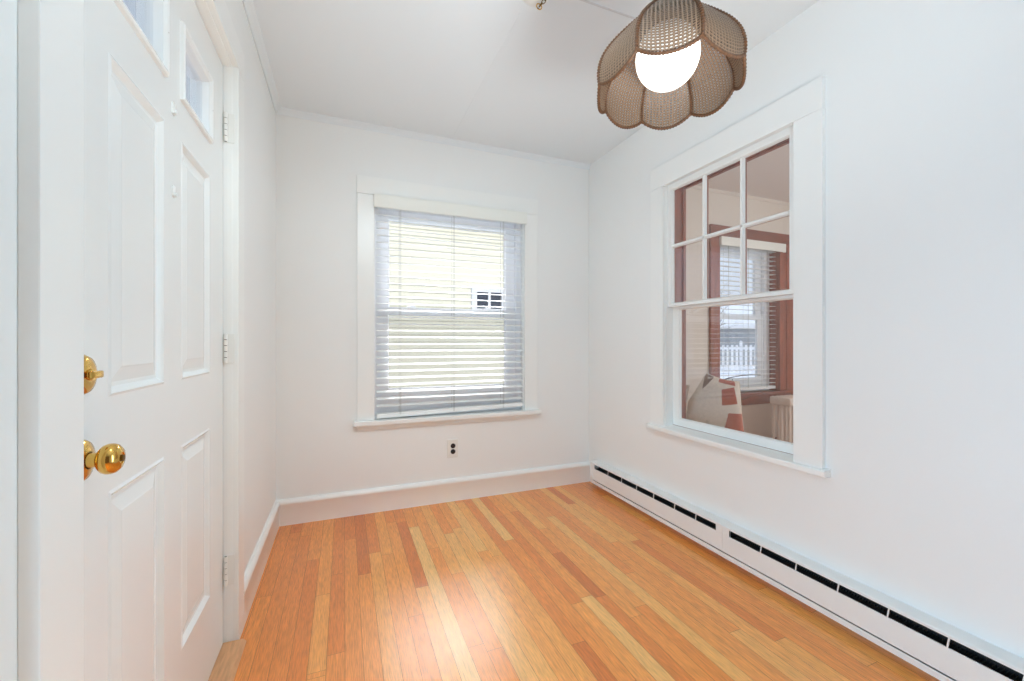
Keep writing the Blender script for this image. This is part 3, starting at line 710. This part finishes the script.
    mb = MB(); mb.lathe([(0.062, 0.0), (0.062, -0.006), (0.050, -0.020), (0.030, -0.028), (0.012, -0.031), (0.0, -0.031)], (0.694, 1.476, H), 'Z', 36); cn = mb.build('canopy', M['plate'], root, smooth=True); cn['label'] = 'white ceiling canopy'
    mb = MB(); mb.tube([(0.715 + 0.011 * math.cos(a), 1.492, H - 0.040 + 0.011 * math.sin(a)) for a in [2 * PI * j / 14 for j in range(14)]], 0.0022, 6, closed=True); mb.build('canopy_loop', M['brass'], cn, smooth=True)
pendant()

# ------------------------------------------------------------------ living room beyond the inner window
wall_with_hole('wall_living_back', M['beige'], 'Y', YB, YB + 0.16, XR + 0.06, LX1 + 0.12, -0.02, H, [LW])
mb = MB(); mb.box(LX1, LX1 + 0.12, LYF, YB, -0.02, H); mb.build('wall_living_right', M['beige'], kind='structure')
mb = MB(); mb.box(XR2, LX1 + 0.12, LYF - 0.12, LYF, -0.02, H); mb.build('wall_living_front', M['beige'], kind='structure')
mb = MB(); mb.box(XR2, LX1 + 0.12, LYF - 0.12, YB + 0.16, H - 0.01, H + 0.08); mb.build('ceiling_living', M['lceil'], kind='structure')
mb = MB(); mb.box(XR + 0.12 + 0.012, LX1, LYF, YB, -0.05, 0.0); mb.build('floor_living', mat('living_floor_wood', srgb(196, 138, 92), 0.3, var=0.3, scale=5, stretch=(8, 1, 1)), kind='structure')
mb = MB(); mb.box(XR2, LX1, YB - 0.018, YB, 0, 0.16, 0.003); mb.build('baseboard_living_back', M['cherry_h'], kind='structure')
mb = MB(); mb.extrude([(YB, H - 0.01), (YB, H - 0.03), (YB - 0.008, H - 0.028), (YB - 0.018, H - 0.01)], XR2, LX1, 'X'); mb.build('trim_8', M['beige'], kind='structure')

def living_window():
    root = empty('window_3', ((LW[0] + LW[1]) / 2, YB, LW[2]), kind='structure'); x0, x1, z0, z1 = LW
    mb = MB(); f = YB - 0.022
    mb.box(x0 - 0.105, x0 + 0.003, f, YB, 0.600, 2.000, 0.002); mb.box(x1 - 0.003, x1 + 0.240, f, YB, 0.600, 2.000, 0.002); mb.box(x1 + 0.085, x1 + 0.095, f - 0.006, f, 0.6, 2.0, 0.002)
    mb.build('window_casing', M['cherry'], root)
    mb = MB(); mb.box(x0 - 0.105, x1 + 0.240, f - 0.002, YB, 2.000, 2.116, 0.002); mb.build('head_casing', M['cherry_h'], root)
    mb = MB(); mb.box(x0 - 0.125, x1 + 0.26, YB - 0.05, YB + 0.06, 0.580, 0.605, 0.004); mb.box(x0 - 0.105, x1 + 0.24, f, YB, 0.495, 0.580, 0.002); mb.build('window_stool', M['cherry_h'], root)
    mb = MB()
    for a, b in ((x0, x0 + 0.004), (x1 - 0.004, x1)): mb.box(a, b, YB, YB + 0.10, 0.606, z1)
    mb.box(x0 + 0.004, x1 - 0.004, YB, YB + 0.10, z1 - 0.004, z1); mb.build('window_jamb', M['cherry'], root)
    jf, jb = YB + 0.085, YB + 0.15
    mb = MB(); mb.loft([(x0, x1, 0.606, z1, jf), (x0 + 0.02, x1 - 0.075, 0.69, z1 - 0.09, jf), (x0 + 0.02, x1 - 0.075, 0.69, z1 - 0.09, jb), (x0, x1, 0.606, z1, jb)], 'Y'); mb.build('window_frame', M['vinyl'], root)
    for nm, za, zb, yo in (('upper_sash', 1.29, z1 - 0.09, 0.035), ('lower_sash', 0.692, 1.33, 0.008)):
        mb = MB(); o = (x0 + 0.022, x1 - 0.077, za, zb); i = (x0 + 0.045, x1 - 0.16, za + 0.04, zb - 0.035); ya, yb = jf + yo, jf + yo + 0.025
        mb.loft([(*o, ya), (*i, ya), (*i, yb), (*o, yb)], 'Y'); s = mb.build(nm, M['vinyl'], root)
        mb = MB(); mb.box(i[0] - 0.002, i[1] + 0.002, ya + 0.010, ya + 0.015, i[2] - 0.002, i[3] + 0.002); mb.build('glass_pane', M['glass'], s)
living_window()
blind('venetian_blind', 'white slatted blind with cream valance in the brown-cased window of the room beyond', LW[0] + 0.012, LW[1] - 0.010, YB + 0.040, 1.955, 0.625, 0.0435, 0.050, 0.0,
      (LW[0] - 0.005, LW[1] + 0.05, 1.935, 2.014), 0.0, (3.25, 3.50, 3.75), YB - 0.045)

# sofa along the partition, seen over the sill
def pillow(name, label, loc, size, rot, mats, pattern, thick=0.15, slump=0.0):
    """soft square cushion: two bulging faces, pinched corners; pattern(u,v)->material index"""
    N = 110; mb = MB()
    def P(u, v, s):
        a, b = 2 * u - 1, 2 * v - 1
        e = max(0.0, (1 - a ** 4) * (1 - b ** 4)) ** 0.55
        pin = 1 - 0.06 * (1 - abs(a) ** 2) * abs(b) ** 3
        pin2 = 1 - 0.06 * (1 - abs(b) ** 2) * abs(a) ** 3
        return Vector((a * size[0] / 2 * pin2 * (1 - slump * b), s * thick / 2 * e, b * size[1] / 2 * pin))
    for s in (-1, 1):
        ids = [[mb.vert(P(i / N, j / N, s)) for i in range(N + 1)] for j in range(N + 1)]
        for j in range(N):
            for i in range(N):
                mb.m = pattern((i + 0.5) / N, (j + 0.5) / N) if s < 0 else 0
                mb.face((ids[j][i], ids[j][i + 1], ids[j + 1][i + 1], ids[j + 1][i]))
    o = mb.build(name, mats, smooth=True)
    bm = bmesh.new(); bm.from_mesh(o.data); bmesh.ops.remove_doubles(bm, verts=bm.verts[:], dist=1e-5); bmesh.ops.recalc_face_normals(bm, faces=bm.faces[:]); bm.to_mesh(o.data); bm.free()
    o.location = loc; o.rotation_euler = rot
    pm = MB(); ring = [(-1, -1), (1, -1), (1, 1), (-1, 1)]; pts = []
    for k in range(4):
        a, b = ring[k], ring[(k + 1) % 4]
        for t in range(12):
            u = (a[0] + (b[0] - a[0]) * t / 12 + 1) / 2; v = (a[1] + (b[1] - a[1]) * t / 12 + 1) / 2; pts.append(P(u, v, 0))
    pm.tube(pts, 0.004, 6, closed=True); pc = pm.build('piping', mats[0], smooth=True); pc.parent = o
    return tag(o, label, 'cushion')
def sofa():
    root = empty('sofa', (2.32, 1.35, 0), 'cream linen sofa standing against the far side of the inner window wall', 'sofa')
    mb = MB(); mb.box(1.93, 2.66, 0.35, 2.36, 0.10, 0.28, 0.03); mb.build('base', M['sofa'], root, smooth=True)
    for a, b in ((0.50, 1.355), (1.36, 2.215)):
        mb = MB(); mb.box(2.06, 2.66, a, b, 0.281, 0.43, 0.04); mb.build('seat_cushion', M['sofa'], root, smooth=True)
    mb = MB(); mb.box(1.93, 2.05, 0.36, 2.35, 0.281, 0.58, 0.03); mb.build('backrest', M['sofa'], root, smooth=True)
    mb = MB(); mb.box(1.932, 2.70, 0.35, 0.49, 0.281, 0.585, 0.04); mb.build('armrest', M['sofa'], root, smooth=True)
    mb = MB(); mb.box(2.052, 2.42, 2.23, 2.36, 0.281, 0.52, 0.04); mb.build('armrest', M['sofa'], root, smooth=True)
    for xx in (1.98, 2.60):
        for yy in (0.42, 2.28):
            mb = MB(); mb.lathe([(0.0, 0.0), (0.018, 0.0), (0.026, 0.099), (0.0, 0.099)], (xx, yy, 0), 'Z', 12); mb.build('leg', M['darkwood'], root, smooth=True)
sofa()
def rust_pattern(u, v):
    # rust diamond and corner triangle on cream, taupe wedge at the upper left
    if 0.60 < u + 0.30 * (v - 0.5) < 0.92 and 0.60 < v - 0.30 * (u - 0.75) < 0.86: return 1
    if u > 0.62 and v < 0.52 and (u - 0.62) > (v - 0.02) * 0.15 + 0.02 and (u - 0.62) * 1.9 > (0.46 - v) * 0.2 and v < 0.52 - (0.98 - u) * 0.2 and (v > 0.06) and (u - 0.62) > (0.50 - v) * -1 + 0.10: return 1
    if v > 0.72 and u < 0.24 and v - 0.72 > abs(u - 0.12) * 1.9: return 2
    if v > 0.90 and 0.40 < u < 0.85: return 1
    return 0
pillow('throw_pillow', 'cream square throw pillow with rust-coloured geometric patches, leaning on the sofa arm', (2.225, 2.02, 0.645), (0.34, 0.42), (math.radians(-13), math.radians(14), math.radians(-44)), [M['cream'], M['rust'], M['brownfab']], rust_pattern, 0.17, 0.42)
pillow('throw_pillow', 'plain cream throw pillow at the sofa back, left of the rust patterned one', (1.995, 2.20, 0.62), (0.30, 0.38), (math.radians(-6), math.radians(4), math.radians(-84)), [M['cream'], M['rust'], M['brownfab']], lambda u, v: 0, 0.13)

# side table, vase, dry branches
root = empty('side_table', (2.62, 2.57, 0), 'small dark wooden side table behind the sofa arm', 'table')
mb = MB(); mb.lathe([(0.0, 0.42), (0.155, 0.42), (0.16, 0.43), (0.155, 0.442), (0.0, 0.442)], (2.62, 2.57, 0), 'Z', 32); mb.build('table_top', M['darkwood'], root, smooth=True)
for k in range(3):
    a = 2 * PI * k / 3 + 0.4; mb = MB(); mb.tube([(2.62 + 0.13 * math.cos(a), 2.57 + 0.13 * math.sin(a), 0.0), (2.62 + 0.09 * math.cos(a), 2.57 + 0.09 * math.sin(a), 0.42)], 0.013, 8); mb.build('leg', M['darkwood'], root)
vase = empty('vase', (2.66, 2.53, 0.442), 'small stoneware vase on the side table behind the patterned pillow', 'vase')
mb = MB(); mb.lathe([(0.0, 0.442), (0.035, 0.442), (0.052, 0.49), (0.050, 0.54), (0.026, 0.585), (0.022, 0.60), (0.027, 0.612), (0.021, 0.612), (0.018, 0.598), (0.0, 0.59)], (2.66, 2.53, 0), 'Z', 24); mb.build('vase_body', M['pot'], vase, smooth=True)
def branch(pts, label):
    mb = MB(); P = [Vector(p) for p in pts]; sm = []
    for i in range(len(P) - 1):
        a, b, c, d = P[max(i - 1, 0)], P[i], P[i + 1], P[min(i + 2, len(P) - 1)]
        for k in range(8):
            f = k / 8; sm.append(0.5 * ((2 * b) + (c - a) * f + (2 * a - 5 * b + 4 * c - d) * f * f + (-a + 3 * b - 3 * c + d) * f ** 3))
    sm.append(P[-1]); n = len(sm)
    mb.tube(sm, [0.0058 - 0.0034 * k / n for k in range(n)], 6)
    o = mb.build('dry_branch', M['twig'], smooth=True); return tag(o, label, 'branch', 'dry branches in the vase')
V0 = (2.66, 2.53, 0.592)
branch([V0, (2.74, 2.52, 0.70), (2.88, 2.50, 0.775), (3.06, 2.48, 0.80), (3.22, 2.46, 0.80)], 'long dark dry branch arching right in front of the far blind')
branch([V0, (2.78, 2.50, 0.64), (2.87, 2.50, 0.685), (2.93, 2.50, 0.74), (2.95, 2.50, 0.77)], 'short upright dry branch below the long arching one')
branch([V0, (2.80, 2.48, 0.61), (2.95, 2.46, 0.60), (3.06, 2.44, 0.625)], 'low thin dry branch spreading over the brown apron right of the pillow')

# cast-iron radiator
def radiator():
    x0, yc, top = 3.50, 2.50, 0.60; n = 8; p = 0.058
    root = empty('radiator', (x0 + n * p / 2, yc, 0), 'pale painted cast-iron column radiator by the brown window casing in the room beyond', 'radiator')
    def section(k):
        mb = MB(); x = x0 + k * p + p / 2
        for yy in (yc - 0.07, yc, yc + 0.07):
            mb.tube([(x, yy, 0.09), (x, yy, 0.16), (x, yy, 0.50), (x, yy, 0.56)], [0.014, 0.0115, 0.0115, 0.015], 10)
        for zz, hh in ((0.105, 0.032), (top - 0.038, 0.036)):
            mb.box(x - 0.0240, x + 0.0240, yc - 0.097, yc + 0.097, zz - hh, zz + hh, 0.020)
        mb.tube([(x - 0.0285, yc, 0.105), (x + 0.0285, yc, 0.105)], 0.016, 10); mb.tube([(x - 0.0285, yc, top - 0.04), (x + 0.0285, yc, top - 0.04)], 0.016, 10)
        if k in (0, n - 1):
            for yy in (yc - 0.07, yc + 0.07): mb.tube([(x, yy, 0.0), (x, yy, 0.09)], [0.020, 0.015], 10)
        mb.build('section', M['rad'], root, smooth=True)
    for k in range(n): section(k)
    mb = MB(); mb.tube([(x0 - 0.012, yc, 0.105), (x0 - 0.05, yc, 0.105), (x0 - 0.06, yc, 0.09), (x0 - 0.06, yc, 0.0)], 0.012, 10); mb.build('supply_pipe', M['rad'], root, smooth=True)
radiator()

# ------------------------------------------------------------------ outdoors
mb = MB(); mb.box(-60, 60, YB + 0.16, 90, -0.62, -0.60); mb.build('ground', M['snow'], kind='structure')
mb = MB(); mb.box(-60, XL - 0.14, -30, YB + 0.16, -0.32, -0.30); mb.build('ground_side', M['snow'], kind='structure')
# unseen slab added beyond the front wall to block the sun
mb = MB(); mb.box(-3.6, 6.0, -6.2, YF - 0.12, H + 0.10, H + 0.24); mb.build('sun_blocker', M['porch'], kind='structure')

def siding(mb, x0, x1, y, z0, z1, pitch, out=-1, axis='X'):
    z = z0
    while z < z1 - 1e-6:
        t = min(z + pitch, z1)
        prof = [(y + out * 0.016, z), (y + out * 0.003, t), (y - out * 0.02, t), (y - out * 0.02, z)]
        mb.extrude(prof, x0, x1, axis); z = t

def house(root, x0, x1, y0, y1, z0, z1, ridge, wallm, roofm, pitch, wins, gable_front=False, ov=0.25):
    """wooden house whose front faces -Y; windows (x0,x1,z0,z1,panes)"""
    mb = MB(); siding(mb, x0, x1, y0, z0, z1, pitch, -1, 'X'); siding(mb, y0, y1, x0, z0, z1, pitch, -1, 'Y'); siding(mb, y0, y1, x1, z0, z1, pitch, 1, 'Y')
    mb.box(x0 + 0.02, x1 - 0.02, y1 - 0.05, y1, z0, z1)
    if gable_front:
        xm = (x0 + x1) / 2; mb.extrude([(x0, z1), (x1, z1), (xm, ridge)], y0 - 0.005, y0 + 0.05, 'Y')
    else:
        ym = (y0 + y1) / 2
        for xe in (x0, x1 - 0.05): mb.extrude([(y0, z1), (y1, z1), (ym, ridge)], xe, xe + 0.05, 'X')
    mb.build('clapboard_wall', wallm, root)
    mb = MB()
    if gable_front:
        xm = (x0 + x1) / 2; s = (ridge - z1) / (xm - x0)
        for sg, xe in ((-1, x0 - ov), (1, x1 + ov)):
            ze = z1 - s * ov; mb.extrude([(xe, ze), (xm, ridge), (xm, ridge + 0.14), (xe, ze + 0.14)], y0 - ov, y1 + ov, 'Y')
    else:
        ym = (y0 + y1) / 2; s = (ridge - z1) / (ym - y0)
        for ye in (y0 - ov, y1 + ov):
            ze = z1 - s * ov; mb.extrude([(ye, ze), (ym, ridge), (ym, ridge + 0.14), (ye, ze + 0.14)], x0 - ov, x1 + ov, 'X')
    mb.build('roof', roofm, root)
    mb = MB()
    for xe in (x0, x1): mb.box(xe - 0.03 if xe == x0 else xe - 0.09, xe + 0.09 if xe == x0 else xe + 0.03, y0 - 0.03, y0 + 0.02, z0, z1)
    if gable_front:
        xm = (x0 + x1) / 2; s = (ridge - z1) / (xm - x0)
        for xe in (x0 - ov, x1 + ov): mb.extrude([(xe, z1 - s * ov - 0.10), (xm, ridge - 0.10), (xm, ridge + 0.06), (xe, z1 - s * ov + 0.06)], y0 - ov - 0.02, y0 - ov, 'Y')
    else: mb.box(x0 - ov, x1 + ov, y0 - ov - 0.02, y0 - ov, z1 - (ridge - z1) / ((y1 - y0) / 2) * ov - 0.1, z1 - (ridge - z1) / ((y1 - y0) / 2) * ov + 0.1)
    mb.build('corner_trim', M['white_ext'], root)
    for a, b, c, d, k in wins:
        mb = MB(); t = 0.085; mb.loft([(a - t, b + t, c - t, d + t, y0 - 0.035), (a, b, c, d, y0 - 0.035), (a, b, c, d, y0), (a - t, b + t, c - t, d + t, y0)], 'Y')
        wd = mb.build('house_window', M['white_ext'], root)
        mb = MB(); mb.box(a - 0.01, b + 0.01, y0 - 0.022, y0 - 0.018, c - 0.01, d + 0.01); mb.build('pane', M['extglass'], wd)
        mb = MB()
        for q in range(1, k):
            xx = a + (b - a) * q / k; mb.box(xx - 0.02, xx + 0.02, y0 - 0.034, y0 - 0.023, c, d)
        zz = (c + d) / 2
        if d - c > 0.6: mb.box(a, b, y0 - 0.034, y0 - 0.023, zz - 0.02, zz + 0.02)
        if mb.v: mb.build('sash_bar', M['white_ext'], wd)

hy = empty('neighbour_house', (2.6, 6.3, -0.6), 'pale yellow clapboard house close outside the near window with one small white-trimmed window', 'house')
house(hy, -0.9, 6.0, 6.3, 12.0, -0.6, 3.3, 5.2, M['yellow'], M['snow'], 0.105, [(1.93, 2.34, 1.60, 1.86, 2)])
def far_house(name, loc, rotz, wx, wy, z1, ridge, wallm, roofm, wins, gable, label):
    r = empty(name, (0, 0, 0), label, 'house')
    house(r, -wx, wx, 0.0, wy, 0.0, z1, ridge, wallm, roofm, 0.14, wins, gable, 0.4)
    r.location = loc; r.rotation_euler = (0, 0, rotz); return r
far_house('neighbour_house', (-21.5, 18.5, -0.6), math.radians(48), 4.6, 8, 3.6, 6.2, M['tan'], M['shingle'], [(-1.2, -0.2, 1.2, 2.8, 2), (1.6, 2.6, 1.2, 2.8, 2)], True, 'tan gabled house farther off with two white-trimmed windows, left of the pale yellow house')
far_house('neighbour_house', (26.0, 22.5, -0.6), math.radians(-50), 6.0, 8, 2.9, 4.6, M['greysid'], M['snow'], [(-2.4, -1.5, 1.0, 2.2, 2)], False, 'low grey house with snowy roof beyond the white fence')

# white picket fence in the snow
def fence():
    d = Vector((math.cos(math.radians(-50)), math.sin(math.radians(-50)), 0)); c = Vector((19.0, 15.6, -0.6)); nrm = Vector((-d.y, d.x, 0))
    root = empty('picket_fence', c, 'white picket fence standing in snow, seen through the far brown-cased window', 'fence')
    ang = math.radians(-50); W = Matrix.Translation(c) @ Matrix.Rotation(ang, 4, 'Z')
    for zz in (0.30, 1.35):
        mb = MB(); mb.box(-2.6, 2.6, 0.03, 0.08, zz - 0.07, zz + 0.07, 0, W); mb.build('rail', M['white_ext'], root)
    for k in range(24):
        x = -2.5 + k * 0.21; mb = MB(); mb.box(x - 0.055, x + 0.055, 0.0, 0.03, 0.08, 1.52, 0.008, W); mb.build('picket', M['white_ext'], root)
    for x in (-2.6, 0.0, 2.6):
        mb = MB(); mb.box(x - 0.07, x + 0.07, 0.03, 0.17, 0.0, 1.66, 0.01, W); mb.lathe([(0.0, 0), (0.1, 0.0), (0.1, 0.03), (0.0, 0.10)], c + d * x + nrm * 0.1 + Vector((0, 0, 1.66)), 'Z', 4); mb.build('post', M['white_ext'], root)
fence()

# bare trees
def tree_mesh(seed, height):
    r = random.Random(seed); mb = MB()
    def grow(p, d, L, rad, depth):
        n = 4; pts = [p]; rr = [rad]; q = p.copy(); dd = d.copy()
        for k in range(n):
            dd = (dd + Vector((r.gauss(0, 0.12), r.gauss(0, 0.12), r.gauss(0.03, 0.07)))).normalized(); q = q + dd * (L / n); pts.append(q.copy()); rr.append(rad * (1 - 0.4 * (k + 1) / n))
        mb.tube(pts, rr, 6 if depth < 2 else 4, cap=depth < 1)
        if depth >= 5: return
        for k in range(3 if depth else 5):
            i = r.randint(2, n) if depth else r.randint(3, n)
            a = r.uniform(0, 2 * PI); s = dd.cross(Vector((math.cos(a), math.sin(a), 0.2))).normalized()
            nd = (dd * r.uniform(0.6, 1.0) + s * r.uniform(0.5, 0.9)).normalized()
            grow(pts[i], nd, L * r.uniform(0.6, 0.82), rr[i] * 0.62, depth + 1)
    grow(Vector((0, 0, 0)), Vector((0, 0, 1)), height * 0.32, height * 0.022, 0)
    return mb
t1 = tree_mesh(3, 7.5).build('bare_tree', M['bark'], smooth=True, recalc=False)
t1.location = (22.5, 16.0, -0.6)
tag(t1, 'bare winter tree behind the right part of the white picket fence', 'tree', 'bare trees outdoors')
for k, (loc, rz, sc, lb) in enumerate((((21.0, 19.4, -0.6), 1.3, 0.95, 'bare winter tree behind the left part of the white picket fence'),
                         ((42.0, 37.0, -0.6), 2.4, 1.7, 'tall bare tree behind the snowy roofed grey house'),
                         ((37.0, 60.0, -0.6), 4.1, 1.6, 'bare tree left of the tall one behind the grey house'),
                         ((-14.2, 15.6, -0.6), 0.6, 0.86, 'bare winter tree standing in front of the tan gabled house'))):
    o = t1.copy(); C.objects.link(o); o.location = loc; o.rotation_euler = (0, 0, rz); o.scale = (sc, sc, sc); o['label'] = lb
# porch posts outside the entrance door
def post(loc, label):
    root = empty('porch_post', loc, label, 'post', 'porch posts outside the door'); x, y, z = loc
    mb = MB(); mb.box(x - 0.06, x + 0.06, y - 0.06, y + 0.06, z, 2.92, 0.01); mb.build('shaft', M['porch'], root)
    mb = MB(); mb.box(x - 0.09, x + 0.09, y - 0.09, y + 0.09, 2.92, 2.999, 0.01); mb.build('cap_block', M['porch'], root); mb = MB(); mb.box(x - 0.09, x + 0.09, y - 0.09, y + 0.09, z, z + 0.12, 0.01); mb.build('base_block', M['porch'], root)
post((-1.02, 3.9, -0.30), 'white porch post seen through the right door light')
post((-1.20, 3.5, -0.30), 'white porch post seen through the left door light')
mb = MB(); mb.box(-2.2, XL - 0.141, 1.2, 4.6, 3.0, 3.12); mb.build('roof_side_porch', M['porch'], kind='structure')
